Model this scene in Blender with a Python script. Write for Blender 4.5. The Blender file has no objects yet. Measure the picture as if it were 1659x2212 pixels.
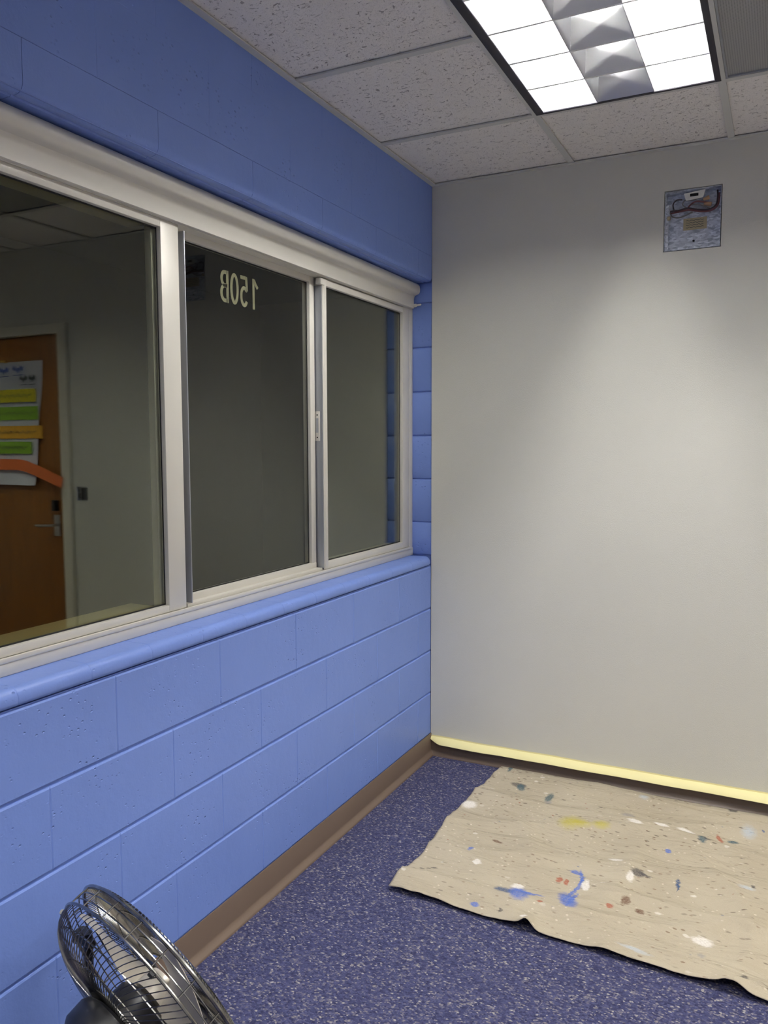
import bpy, bmesh, math, random
from mathutils import Vector, Matrix, noise
random.seed(7)
S = bpy.context.scene
COL = S.collection

# ---------------------------------------------------------------- camera
cam_d = bpy.data.cameras.new('camera'); cam = bpy.data.objects.new('camera', cam_d); COL.objects.link(cam)
YAW, PITCH, ROLL = math.radians(26.41), math.radians(-4.79), math.radians(-0.128)
fw = Vector((-math.sin(YAW)*math.cos(PITCH), math.cos(YAW)*math.cos(PITCH), math.sin(PITCH)))
rt = Vector((math.cos(YAW), math.sin(YAW), 0)); up = rt.cross(fw)
r2 = rt*math.cos(ROLL)+up*math.sin(ROLL); u2 = -rt*math.sin(ROLL)+up*math.cos(ROLL)
M = Matrix((r2, u2, -fw)).transposed().to_4x4(); M.translation = Vector((1.4632, -3.4452, 1.478))
cam.matrix_world = M
cam_d.sensor_fit = 'VERTICAL'; cam_d.sensor_height = 36; cam_d.sensor_width = 27
cam_d.lens = 36*1728.26/2212; cam_d.clip_start = .02
S.camera = cam
# ---------------------------------------------------------------- world / exposure
w = bpy.data.worlds.new('world'); S.world = w; w.use_nodes = True
w.node_tree.nodes['Background'].inputs[0].default_value = (0, 0, 0, 1)
w.node_tree.nodes['Background'].inputs[1].default_value = 0
S.view_settings.view_transform = 'Standard'; S.view_settings.look = 'None'
S.view_settings.exposure = 0.0; S.view_settings.gamma = 1; S.view_settings.use_curve_mapping = False
S.cycles.use_light_tree = False
S.cycles.max_bounces = 7; S.cycles.diffuse_bounces = 5; S.cycles.glossy_bounces = 4; S.cycles.transparent_max_bounces = 12
S.cycles.use_adaptive_sampling = True; S.cycles.adaptive_threshold = .04
S.cycles.sample_clamp_indirect = 6
TUBE = 340.0                         # radiance of the fluorescent tubes
TUBE_COL = (1.0, .985, .945)

H = 2.644                           # ceiling height
XR, YF = 3.70, -5.44                # right wall, wall behind the camera
WY0 = -3.0                          # window opening runs from here to the corner
SILL, HEAD = .957, 2.222

# ---------------------------------------------------------------- material helpers
def srgb(r, g, b):
    f = lambda c: (c/12.92 if c <= .04045 else ((c+.055)/1.055)**2.4)
    return (f(r/255), f(g/255), f(b/255), 1)
class NT:
    def __init__(s, name):
        s.m = bpy.data.materials.new(name); s.m.use_nodes = True
        s.t = s.m.node_tree; s.b = s.t.nodes['Principled BSDF']; s.out = s.t.nodes['Material Output']
    def n(s, typ, ins=None, **props):
        nd = s.t.nodes.new(typ)
        for k, v in props.items(): setattr(nd, k, v)
        for k, v in (ins or {}).items(): s.set(nd.inputs[k], v)
        return nd
    def set(s, sock, v):
        if isinstance(v, bpy.types.NodeSocket): s.t.links.new(v, sock)
        elif isinstance(v, bpy.types.Node): s.t.links.new(v.outputs[0], sock)
        else: sock.default_value = v
    def math(s, op, a, b=0.0, c=None, clamp=False):
        nd = s.n('ShaderNodeMath', {0: a, 1: b}, operation=op, use_clamp=clamp)
        if c is not None: s.set(nd.inputs[2], c)
        return nd.outputs[0]
    def mix(s, f, a, b):
        nd = s.n('ShaderNodeMix', data_type='RGBA')
        s.set(nd.inputs[0], f); s.set(nd.inputs[6], a); s.set(nd.inputs[7], b)
        return nd.outputs[2]
    def ramp(s, f, stops, interp='LINEAR'):
        nd = s.n('ShaderNodeValToRGB', {0: f}); e = nd.color_ramp.elements; nd.color_ramp.interpolation = interp
        while len(e) < len(stops): e.new(.5)
        for i, (p, c) in enumerate(stops):
            e[i].position = p; e[i].color = c if hasattr(c, '__len__') else (c, c, c, 1)
        return nd.outputs[0]
    def co(s, scale=None, rot=None, kind='Object', loc=None):
        o = s.n('ShaderNodeTexCoord').outputs[kind]
        if scale is None: return o
        mp = s.n('ShaderNodeMapping', {0: o, 'Scale': scale})
        if rot: mp.inputs['Rotation'].default_value = rot
        if loc: mp.inputs['Location'].default_value = loc
        return mp.outputs[0]
    def wco(s, scale=(1, 1, 1)):
        g = s.n('ShaderNodeNewGeometry').outputs['Position']
        return s.n('ShaderNodeMapping', {0: g, 'Scale': scale}).outputs[0]
    def noise(s, vec, scale, detail=2, rough=.5, dist=0):
        return s.n('ShaderNodeTexNoise', {'Vector': vec, 'Scale': scale, 'Detail': detail, 'Roughness': rough, 'Distortion': dist}).outputs[0]
    def bump(s, h, dist, strength=1.0, prev=None):
        nd = s.n('ShaderNodeBump', {'Height': h, 'Distance': dist, 'Strength': strength})
        if prev is not None: s.set(nd.inputs['Normal'], prev)
        return nd.outputs[0]
    def fin(s, base=None, rough=None, metal=None, normal=None, spec=None):
        for k, v in (('Base Color', base), ('Roughness', rough), ('Metallic', metal), ('Normal', normal), ('Specular IOR Level', spec)):
            if v is not None: s.set(s.b.inputs[k], v)
        return s.m
def plain(name, col, rough=.5, metal=0, spec=None, grain=0.0, gs=300):
    t = NT(name); nrm = None
    if grain:
        nrm = t.bump(t.noise(t.wco(), gs, 2), grain)
    base = t.mix(t.math('MULTIPLY', t.noise(t.wco(), 9, 1), .12), col, tuple(c*.75 for c in col[:3])+(1,))
    return t.fin(base, rough, metal, nrm, spec)

# painted concrete block: glossy blue paint, pits and dimples
def m_block():
    t = NT('blue_block_paint'); p = t.wco()
    v = t.n('ShaderNodeTexVoronoi', {'Vector': t.wco((1, 1, 1.5)), 'Scale': 62.0, 'Randomness': 1.0})
    area = t.ramp(t.noise(p, 5.5, 2), [(.47, 0.), (.64, 1.)])
    pit = t.ramp(v.outputs['Distance'], [(0.0, 1.), (.26, 0.)])
    sel = t.math('GREATER_THAN', t.n('ShaderNodeSeparateColor', {0: v.outputs['Color']}).outputs[0], .6)
    pit = t.math('MULTIPLY', t.math('MULTIPLY', pit, sel), area)
    hgt = t.math('SUBTRACT', t.math('MULTIPLY', t.noise(p, 160, 1), .08), pit)
    hgt = t.math('ADD', hgt, t.math('MULTIPLY', t.noise(p, 30, 1), .25))
    base = t.mix(t.ramp(t.noise(p, 3, 3), [(.3, 0.), (.75, 1.)]), srgb(117, 142, 209), srgb(113, 138, 205))
    return t.fin(base, .42, 0, t.bump(hgt, .0034, 1.0), .45)
def m_mortar():
    t = NT('blue_mortar_paint'); p = t.wco()
    return t.fin(srgb(112, 136, 202), .5, 0, t.bump(t.noise(p, 120, 3), .001), .4)
def m_drywall():
    t = NT('grey_wall_paint'); p = t.wco()
    base = t.mix(t.ramp(t.noise(p, 1.4, 3), [(.3, 0.), (.7, 1.)]), srgb(212, 210, 200), srgb(209, 207, 197))
    return t.fin(base, .5, 0, t.bump(t.noise(t.wco((1, 1, 1.6)), 220, 1), .0006), .35)
def m_tile():
    t = NT('ceiling_tile_fissured'); p = t.wco()
    warp = t.n('ShaderNodeVectorMath', {0: p, 1: t.n('ShaderNodeVectorMath', {0: t.n('ShaderNodeTexNoise', {'Vector': p, 'Scale': 28.0}).outputs['Color'], 'Scale': .03}, operation='SCALE').outputs[0]}, operation='ADD').outputs[0]
    mp = t.n('ShaderNodeMapping', {0: warp, 'Scale': (55, 105, 1)}).outputs[0]
    f1 = t.ramp(t.noise(mp, 1.0, 2, .6, .8), [(.315, 1.), (.36, 0.)])
    mp2 = t.n('ShaderNodeMapping', {0: warp, 'Scale': (110, 60, 1), 'Location': (3, 7, 0)}).outputs[0]
    f2 = t.ramp(t.noise(mp2, 1.0, 2, .6, .8), [(.29, 1.), (.33, 0.)])
    pin = t.ramp(t.noise(p, 420, 1), [(.33, 1.), (.38, 0.)])
    f = t.math('MAXIMUM', t.math('MAXIMUM', f1, f2), t.math('MULTIPLY', pin, .35))
    base = t.mix(t.math('MULTIPLY', f, .8), srgb(244, 240, 235), srgb(154, 146, 144))
    return t.fin(base, .9, 0, t.bump(t.math('SUBTRACT', t.math('MULTIPLY', t.noise(p, 300, 2), .3), f), .0025), .2)
def m_carpet():
    t = NT('blue_loop_carpet')
    p0 = t.wco(); wob = t.n('ShaderNodeVectorMath', {0: p0, 1: t.n('ShaderNodeVectorMath', {0: t.n('ShaderNodeTexNoise', {'Vector': p0, 'Scale': 60.0}).outputs['Color'], 'Scale': .006}, operation='SCALE').outputs[0]}, operation='ADD').outputs[0]
    mp = t.n('ShaderNodeMapping', {0: wob, 'Scale': (140, 215, 1), 'Rotation': (0, 0, .06)}).outputs[0]
    v = t.n('ShaderNodeTexVoronoi', {'Vector': mp, 'Scale': 1.0, 'Randomness': .75})
    r = t.n('ShaderNodeSeparateColor', {0: v.outputs['Color']})
    c = t.ramp(r.outputs[0], [(0, srgb(50, 53, 86)), (.25, srgb(69, 72, 108)), (.58, srgb(88, 90, 124)), (.78, srgb(118, 115, 130)), (.90, srgb(156, 150, 148)), (.97, srgb(190, 184, 176))], 'CONSTANT')
    d = t.ramp(v.outputs['Distance'], [(0., 1.), (.62, 0.)])
    c2 = t.mix(t.math('MULTIPLY', t.math('SUBTRACT', 1.0, d), .55), c, srgb(48, 48, 78))
    return t.fin(c2, .85, 0, t.bump(d, .0035, 1.0), .25)
def m_canvas():
    t = NT('paint_stained_canvas'); oc = t.co()
    weave = t.math('ADD', t.noise(t.co((900, 260, 1)), 1, 1), t.noise(t.co((260, 900, 1)), 1, 1))
    base = t.ramp(t.noise(oc, 3.5, 4), [(.3, srgb(174, 162, 140)), (.7, srgb(186, 175, 153))])
    base = t.mix(t.ramp(t.noise(t.co((3, 40, 1)), 1, 4), [(.55, 0.), (.9, .5)]), base, srgb(160, 146, 122))
    base = t.mix(t.math('MULTIPLY', t.math('SUBTRACT', weave, .7), .25, clamp=True), base, srgb(220, 210, 190))
    # scattered specks of old paint
    def specks(scale, thr, size, col, seed, rot):
        nonlocal base
        mp = t.co(scale, (0, 0, rot), 'Object', (seed, seed*1.7, 0))
        wv = t.n('ShaderNodeVectorMath', {0: mp, 1: t.n('ShaderNodeVectorMath', {0: t.n('ShaderNodeTexNoise', {'Vector': mp, 'Scale': 4.0}).outputs['Color'], 'Scale': .25}, operation='SCALE').outputs[0]}, operation='ADD').outputs[0]
        v = t.n('ShaderNodeTexVoronoi', {'Vector': wv, 'Scale': 1.0})
        sel = t.math('GREATER_THAN', t.n('ShaderNodeSeparateColor', {0: v.outputs['Color']}).outputs[1], thr)
        f = t.math('MULTIPLY', t.ramp(v.outputs['Distance'], [(size*.6, 1.), (size, 0.)]), sel)
        dens = t.ramp(t.noise(t.co((1.6, 1.6, 1), None, 'Object', (seed, 0, 0)), 1, 1), [(.35, .25), (.6, 1.)])
        base = t.mix(t.math('MULTIPLY', f, t.math('MULTIPLY', dens, .8)), base, col)
    specks((26, 60, 1), .45, .20, srgb(122, 98, 78), 2.2, -.2)
    specks((40, 55, 1), .5, .20, srgb(224, 214, 194), 5.1, .3)
    specks((22, 70, 1), .68, .24, srgb(96, 84, 74), 9.4, -.15)
    specks((14, 22, 1), .72, .17, srgb(226, 220, 208), 3.7, -.2)
    specks((20, 24, 1), .90, .12, srgb(88, 104, 140), 6.3, .1)
    specks((22, 30, 1), .92, .12, srgb(150, 92, 70), 8.3, .1)
    cols = dict(dk=srgb(84, 80, 80), bl=srgb(84, 112, 186), wh=srgb(236, 230, 222), rd=srgb(164, 88, 66), ye=srgb(188, 176, 60), nv=srgb(58, 82, 118), te=srgb(66, 94, 104), br=srgb(110, 82, 66), pb=srgb(186, 196, 204), gr=srgb(150, 146, 146))
    nz = t.n('ShaderNodeTexNoise', {'Vector': t.co((45, 90, 1)), 'Scale': 1.0, 'Detail': 3.0}).outputs['Color']
    off = t.n('ShaderNodeVectorMath', {0: t.n('ShaderNodeVectorMath', {0: nz, 1: (.5, .5, .5)}, operation='SUBTRACT').outputs[0], 'Scale': .022}, operation='SCALE').outputs[0]
    pw = t.n('ShaderNodeVectorMath', {0: oc, 1: off}, operation='ADD').outputs[0]
    grain = t.ramp(t.noise(t.co((160, 420, 1)), 1, 2), [(.3, .45), (.55, 1.)])
    for (x, y, a, b, ang, k) in STAINS:
        mp = t.n('ShaderNodeMapping', {0: pw, 'Location': (x-CLOTH[0], y-CLOTH[1], 0), 'Rotation': (0, 0, math.radians(ang)), 'Scale': (a*1.25, b*2.0, 1)}, vector_type='TEXTURE').outputs[0]
        ln = t.n('ShaderNodeVectorMath', {0: mp}, operation='LENGTH').outputs['Value']
        soft = .35 if k in ('ye', 'pb', 'gr') else .6
        f = t.ramp(ln, [(soft, 1.), (1.0, 0.)])
        f = t.math('MULTIPLY', t.math('MULTIPLY', f, grain), .75 if k in ('ye', 'pb', 'gr') else .9)
        base = t.mix(f, base, cols[k])
    return t.fin(base, .9, 0, t.bump(t.math('ADD', weave, t.math('MULTIPLY', t.noise(oc, 60, 3), 1.2)), .0012, 1.0, t.bump(t.noise(t.co((3.5, 11, 1), (0, 0, -.15)), 1, 5, .55, .6), .035)), .15)
def m_wood():
    t = NT('brown_wood_veneer')
    g = t.noise(t.wco((14, 14, 1.1)), 3, 4, .6, .6)
    return t.fin(t.ramp(g, [(.3, srgb(128, 80, 32)), (.7, srgb(156, 100, 44))]), .4)
def m_galv():
    t = NT('galvanised_steel'); p = t.wco((1, 1, 2.2))
    v = t.n('ShaderNodeTexVoronoi', {'Vector': t.wco((70, 70, 150)), 'Scale': 1.0})
    r = t.n('ShaderNodeSeparateColor', {0: v.outputs['Color']}).outputs[0]
    f = t.math('ADD', t.math('MULTIPLY', r, .45), t.math('MULTIPLY', t.noise(p, 45, 3), .6))
    c = t.ramp(f, [(.25, srgb(150, 158, 176)), (.8, srgb(236, 242, 252))])
    return t.fin(c, .45, .3, t.bump(f, .001))
def m_glass():
    t = NT('window_glass')
    tr = t.n('ShaderNodeBsdfTransparent', {0: (.94, .95, .92, 1)})
    gl = t.n('ShaderNodeBsdfGlossy', {0: (.98, 1, .93, 1), 'Roughness': 0.0})
    bf = t.n('ShaderNodeNewGeometry').outputs['Backfacing']      # same reflectance on both faces of the pane
    ior = t.math('ADD', 1.55, t.math('MULTIPLY', bf, 1/1.55-1.55))
    fr = t.n('ShaderNodeFresnel', {0: ior})
    mx = t.n('ShaderNodeMixShader', {0: fr.outputs[0], 1: tr.outputs[0], 2: gl.outputs[0]})
    t.t.links.new(mx.outputs[0], t.out.inputs[0]); return t.m
def m_emit(name, col, st):
    t = NT(name)
    t.b.inputs['Base Color'].default_value = (.9, .9, .9, 1)
    t.b.inputs['Emission Color'].default_value = (*col, 1); t.b.inputs['Emission Strength'].default_value = st
    return t.m
def m_perf():
    t = NT('perforated_grey_metal')
    v = t.n('ShaderNodeTexVoronoi', {'Vector': t.wco((1, 1, 0)), 'Scale': 150.0, 'Randomness': 0.0})
    h = t.ramp(v.outputs['Distance'], [(.22, 0.), (.34, 1.)])
    return t.fin(t.mix(h, srgb(134, 134, 134), srgb(168, 168, 166)), .5, .2, t.bump(h, .001))
def m_chrome():
    t = NT('dark_chrome_wire')
    return t.fin(t.ramp(t.noise(t.wco(), 40, 2), [(.3, srgb(120, 118, 114)), (.7, srgb(170, 168, 162))]), .22, 1.0)
def m_reflector():
    t = NT('louver_reflector')
    return t.fin(srgb(214, 214, 218), .36, .75, t.bump(t.noise(t.wco(), 18, 2), .003))

CLOTH = (.35, -1.19)
STAINS = [(0.41, -.04, 0.008, 0.02, 0, 'te'),(0.49, -0.184, 0.035, 0.012, -15, 'dk'),(0.508, -0.205, 0.016, 0.02, 20, 'te'),(0.644, -0.256, 0.014, 0.03, 0, 'te'),(0.657, -0.315, 0.012, 0.02, 0, 'gr'),(0.37, -0.475, 0.03, 0.018, 20, 'wh'),(0.781, -0.452, 0.045, 0.036, -10, 'ye'),(0.819, -0.447, 0.04, 0.02, -10, 'ye'),(0.891, -0.427, 0.034, 0.02, 0, 'ye'),(0.569, -0.71, 0.022, 0.006, -20, 'br'),(0.509, -0.827, 0.009, 0.008, 0, 'bl'),(0.401, -1.018, 0.01, 0.005, -20, 'dk'),(0.42, -1.006, 0.01, 0.003, 0, 'dk'),(0.437, -0.992, 0.012, 0.003, 0, 'dk'),(0.702, -1.034, 0.035, 0.012, -12, 'nv'),(0.747, -1.03, 0.03, 0.028, 20, 'bl'),(0.771, -1.008, 0.05, 0.005, 8, 'bl'),(0.633, -1.133, 0.014, 0.007, 0, 'bl'),(0.886, -0.812, 0.022, 0.01, -30, 'bl'),(0.908, -0.835, 0.006, 0.03, 15, 'bl'),(0.903, -0.917, 0.006, 0.05, -12, 'bl'),(0.909, -0.979, 0.007, 0.03, -8, 'bl'),(0.898, -0.992, 0.026, 0.03, 30, 'bl'),(0.821, -1.044, 0.008, 0.006, 0, 'rd'),(0.843, -0.878, 0.01, 0.008, 0, 'rd'),(0.866, -0.877, 0.008, 0.008, 0, 'rd'),(0.719, -1.133, 0.006, 0.006, 0, 'dk'),(1.004, -0.124, 0.02, 0.01, -15, 'pb'),(0.971, -0.31, 0.025, 0.016, -30, 'gr'),(1.007, -0.37, 0.03, 0.009, -25, 'wh'),(1.1, -0.35, 0.03, 0.006, -15, 'wh'),(1.191, -0.357, 0.035, 0.008, -12, 'wh'),(1.251, -0.383, 0.014, 0.016, 0, 'te'),(1.264, -0.381, 0.014, 0.006, 0, 'dk'),(1.306, -0.341, 0.008, 0.018, 20, 'rd'),(1.351, -0.334, 0.018, 0.006, 10, 'te'),(1.401, -0.251, 0.026, 0.02, 0, 'pb'),(1.336, -0.038, 0.018, 0.016, 0, 'dk'),(1.073, -0.726, 0.022, 0.012, -10, 'dk'),(1.094, -0.728, 0.025, 0.004, -10, 'dk'),(1.054, -0.76, 0.012, 0.016, 0, 'wh'),(1.203, -0.729, 0.007, 0.014, 0, 'nv'),(1.204, -0.748, 0.003, 0.014, 0, 'nv'),(1.409, -0.66, 0.026, 0.008, 0, 'pb'),(1.429, -0.641, 0.008, 0.005, 0, 'dk'),(1.024, -0.957, 0.011, 0.009, 0, 'rd'),(1.063, -0.903, 0.014, 0.01, -30, 'br'),(1.112, -0.933, 0.014, 0.008, -10, 'br'),(0.99, -0.668, 0.024, 0.008, -20, 'wh'),(1.147, -0.51, 0.01, 0.007, -20, 'bl'),(0.931, -0.878, 0.012, 0.014, 0, 'wh'),(1.303, -1.013, 0.03, 0.012, 0, 'wh'),(1.421, -1.149, 0.01, 0.012, 0, 'dk'),(1.306, -1.085, 0.012, 0.007, 0, 'gr'),(1.129, -1.148, 0.05, 0.006, -10, 'pb'),(0.798, -1.141, 0.01, 0.006, 0, 'wh'),(0.729, -0.983, 0.02, 0.01, 0, 'wh'),(0.556, -0.892, 0.014, 0.01, 0, 'wh')]

MT = dict(olive=plain('olive_tan_paint', srgb(172, 160, 118), .5), wall_w=plain('white_wall_paint', srgb(240, 238, 232), .5), refl_mid=plain('satin_reflector', srgb(240, 240, 240), .28, .12), block=m_block(), mortar=m_mortar(), wall=m_drywall(), tile=m_tile(), carpet=m_carpet(), canvas=m_canvas(), wood=m_wood(),
    galv=m_galv(), glass=m_glass(), tube=m_emit('fluorescent_tube', TUBE_COL, TUBE), perf=m_perf(), chrome=m_chrome(), refl=m_reflector(),
    alu=plain('painted_aluminium', srgb(214, 210, 200), .38, .15), alu_grey=plain('grey_aluminium', srgb(164, 167, 172), .35, .5),
    grid=plain('white_grid_metal', srgb(205, 205, 200), .5), dark=plain('air_slot_shade', srgb(46, 44, 54), .45, .3),
    base=plain('brown_rubber', srgb(104, 88, 76), .42, 0, .45), tape=plain('cream_masking_tape', srgb(238, 228, 168), .6),
    pan=plain('white_enamel', srgb(225, 225, 225), .5), black=plain('black_plastic', srgb(22, 22, 24), .35),
    gasket=plain('black_gasket', srgb(14, 14, 14), .6), vinyl=plain('cream_vinyl', srgb(136, 132, 108), .6),
    frame=plain('grey_door_frame_paint', srgb(226, 221, 204), .45), paper=plain('white_paper', srgb(226, 228, 236), .8),
    s_yel=plain('yellow_card', srgb(212, 200, 44), .8), s_grn=plain('green_card', srgb(132, 178, 52), .8), s_org=plain('amber_card', srgb(224, 168, 52), .8),
    s_red=plain('orange_card', srgb(228, 116, 62), .8), ink_b=plain('blue_ink', srgb(70, 92, 170), .7), ink_d=plain('dark_ink', srgb(66, 74, 70), .7),
    brass=plain('brass', srgb(220, 180, 90), .25, 1), steel=plain('brushed_steel', srgb(190, 190, 188), .28, 1),
    wire_d=plain('dark_wire_insulation', srgb(52, 40, 46), .45), wire_r=plain('maroon_wire_insulation', srgb(104, 56, 58), .45), wire_g=plain('grey_wire_insulation', srgb(120, 118, 116), .45),
    label=plain('tan_sticker', srgb(178, 164, 132), .6), bracket=plain('white_bracket', srgb(228, 226, 216), .5), conn=plain('tan_connector', srgb(176, 140, 104), .5),
    corr=plain('corridor_darkness', srgb(30, 29, 27), .8), plenum=plain('plenum_dark', srgb(70, 70, 70), .9), blade=plain('pale_fan_blade', srgb(200, 192, 178), .35, .2), hole=plain('hole_black', srgb(6, 6, 6), .9))

# ---------------------------------------------------------------- mesh helpers
class MB:
    def __init__(s): s.v = []; s.f = []
    def add(s, vs, fs):
        o = len(s.v); s.v += [tuple(v) for v in vs]; s.f += [tuple(i+o for i in f) for f in fs]; return s
    def box(s, x0, x1, y0, y1, z0, z1, b=0.0):
        if b <= 0:
            vs = [(x, y, z) for z in (z0, z1) for y in (y0, y1) for x in (x0, x1)]
            return s.add(vs, [(0, 2, 3, 1), (4, 5, 7, 6), (0, 1, 5, 4), (2, 6, 7, 3), (0, 4, 6, 2), (1, 3, 7, 5)])
        bm = bmesh.new(); bmesh.ops.create_cube(bm, size=1)
        for v in bm.verts: v.co = Vector(((x0+x1)/2+v.co.x*(x1-x0), (y0+y1)/2+v.co.y*(y1-y0), (z0+z1)/2+v.co.z*(z1-z0)))
        bmesh.ops.bevel(bm, geom=bm.edges[:], offset=b, segments=2, affect='EDGES', profile=.5)
        bm.verts.index_update(); s.add([v.co[:] for v in bm.verts], [[v.index for v in f.verts] for f in bm.faces]); bm.free(); return s
    def extrude(s, prof, axis, a0, a1):
        # prof: closed list of (p, q); axis 'y' -> (p, a, q) ; axis 'x' -> (a, p, q)
        n = len(prof); mk = (lambda p, q, a: (p, a, q)) if axis == 'y' else (lambda p, q, a: (a, p, q))
        vs = [mk(p, q, a0) for p, q in prof]+[mk(p, q, a1) for p, q in prof]
        fs = [(i, (i+1) % n, n+(i+1) % n, n+i) for i in range(n)]+[tuple(range(n))[::-1], tuple(range(n, 2*n))]
        return s.add(vs, fs)
    def tube(s, pts, r, seg=8, closed=False, cap=True):
        pts = [Vector(p) for p in pts]; n = len(pts); rings = []; prev = None
        for i, p in enumerate(pts):
            if closed: d = pts[(i+1) % n]-pts[i-1]
            else: d = pts[min(i+1, n-1)]-pts[max(i-1, 0)]
            d.normalize()
            if prev is None:
                a = d.cross(Vector((0, 0, 1)));
                if a.length < 1e-3: a = d.cross(Vector((1, 0, 0)))
            else: a = prev-d*prev.dot(d)
            a.normalize(); prev = a; b = d.cross(a)
            rr = r[i] if hasattr(r, '__len__') else r
            rings.append([p+(a*math.cos(2*math.pi*k/seg)+b*math.sin(2*math.pi*k/seg))*rr for k in range(seg)])
        vs = [v for g in rings for v in g]; fs = []
        for i in range(n if closed else n-1):
            j = (i+1) % n
            for k in range(seg): fs.append((i*seg+k, i*seg+(k+1) % seg, j*seg+(k+1) % seg, j*seg+k))
        if not closed and cap: fs += [tuple(range(seg))[::-1], tuple(range((n-1)*seg, n*seg))]
        return s.add(vs, fs)
    def lathe(s, prof, mat, seg=40):
        # prof [(r, h)] about local z, then matrix
        vs = [mat @ Vector((r*math.cos(2*math.pi*k/seg), r*math.sin(2*math.pi*k/seg), h)) for r, h in prof for k in range(seg)]
        fs = [(i*seg+k, i*seg+(k+1) % seg, (i+1)*seg+(k+1) % seg, (i+1)*seg+k) for i in range(len(prof)-1) for k in range(seg)]
        fs += [tuple(range(seg))[::-1], tuple(range((len(prof)-1)*seg, len(prof)*seg))]
        return s.add(vs, fs)
    def ribbon(s, pts, wd, mk, d0, d1, closed=False):
        # flat stroke through 2d pts, width wd, mk(u, v, depth) -> 3d
        n = len(pts); L = []; R_ = []
        for i in range(n):
            a = pts[i-1] if (i or closed) else pts[i]; b = pts[(i+1) % n] if (i < n-1 or closed) else pts[i]
            dx, dy = b[0]-a[0], b[1]-a[1]; l = math.hypot(dx, dy) or 1; nx, ny = -dy/l*wd/2, dx/l*wd/2
            L.append((pts[i][0]+nx, pts[i][1]+ny)); R_.append((pts[i][0]-nx, pts[i][1]-ny))
        vs = [mk(*p, d0) for p in L]+[mk(*p, d0) for p in R_]+[mk(*p, d1) for p in L]+[mk(*p, d1) for p in R_]; fs = []
        for i in range(n if closed else n-1):
            j = (i+1) % n
            fs += [(i, j, n+j, n+i), (2*n+i, 3*n+i, 3*n+j, 2*n+j), (i, 2*n+i, 2*n+j, j), (n+i, n+j, 3*n+j, 3*n+i)]
        return s.add(vs, fs)
    def mesh(s, name, m, o=(0, 0, 0), smooth=False):
        me = bpy.data.meshes.new(name); o = Vector(o)
        me.from_pydata([tuple(Vector(v)-o) for v in s.v], [], s.f)
        bm = bmesh.new(); bm.from_mesh(me); bmesh.ops.recalc_face_normals(bm, faces=bm.faces[:]); bm.to_mesh(me); bm.free()
        if smooth:
            me.polygons.foreach_set('use_smooth', [True]*len(me.polygons)); me.set_sharp_from_angle(angle=math.radians(38))
        me.materials.append(MT[m] if isinstance(m, str) else m); return me
def wpos(o):
    p = Vector(o.location)
    while o.parent: o = o.parent; p = p+Vector(o.location)
    return p
def obj(name, mb, m, parent=None, origin=None, smooth=False):
    """link one mesh object; vertices are given in world coordinates, origin is its pivot"""
    pp = wpos(parent) if parent else Vector((0, 0, 0)); og = Vector(origin) if origin is not None else pp
    me = mb.mesh(name, m, og, smooth); o = bpy.data.objects.new(name, me); COL.objects.link(o)
    o.parent = parent; o.location = og-pp; return o
def inst(name, me, parent, loc, rz=0):
    o = bpy.data.objects.new(name, me); COL.objects.link(o); o.parent = parent
    o.location = Vector(loc)-(wpos(parent) if parent else Vector((0, 0, 0))); o.rotation_euler.z = rz; return o
def empty(name, loc):
    o = bpy.data.objects.new(name, None); COL.objects.link(o); o.location = loc; o.empty_display_size = .1; return o
def tag(o, label=None, cat=None, group=None, kind=None):
    for k, v in (('label', label), ('category', cat), ('group', group), ('kind', kind)):
        if v: o[k] = v
    return o
def struct(o, label=None, cat=None): return tag(o, label, cat, None, 'structure')
def slab_holes(x0, x1, z0, z1, holes, ya, yb):
    """wall slab in the XZ plane between y=ya (front) and y=yb, with rectangular holes"""
    mb = MB(); xs = sorted({x0, x1, *[h[0] for h in holes], *[h[1] for h in holes]}); zs = sorted({z0, z1, *[h[2] for h in holes], *[h[3] for h in holes]})
    solid = lambda i, j: 0 <= i < len(xs)-1 and 0 <= j < len(zs)-1 and not any(h[0] <= (xs[i]+xs[i+1])/2 <= h[1] and h[2] <= (zs[j]+zs[j+1])/2 <= h[3] for h in holes)
    for i in range(len(xs)-1):
        for j in range(len(zs)-1):
            if not solid(i, j): continue
            a, b, c, d = xs[i], xs[i+1], zs[j], zs[j+1]
            for y in (ya, yb): mb.add([(a, y, c), (b, y, c), (b, y, d), (a, y, d)], [(0, 1, 2, 3)])
            if not solid(i-1, j): mb.add([(a, ya, c), (a, yb, c), (a, yb, d), (a, ya, d)], [(0, 1, 2, 3)])
            if not solid(i+1, j): mb.add([(b, ya, c), (b, yb, c), (b, yb, d), (b, ya, d)], [(0, 1, 2, 3)])
            if not solid(i, j-1): mb.add([(a, ya, c), (b, ya, c), (b, yb, c), (a, yb, c)], [(0, 1, 2, 3)])
            if not solid(i, j+1): mb.add([(a, ya, d), (b, ya, d), (b, yb, d), (a, yb, d)], [(0, 1, 2, 3)])
    # weld
    idx = {}; nv = []; mp = []
    for v in mb.v:
        k = tuple(round(c, 5) for c in v)
        if k not in idx: idx[k] = len(nv); nv.append(v)
        mp.append(idx[k])
    mb.v = nv; mb.f = [tuple(mp[i] for i in f) for f in mb.f]; return mb

# ================================================================ room shell
struct(obj('floor', MB().box(-.0, XR, YF, .02, -.05, 0), 'carpet', origin=(1.8, -2.7, 0)), 'blue flecked loop pile carpet floor')
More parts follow.
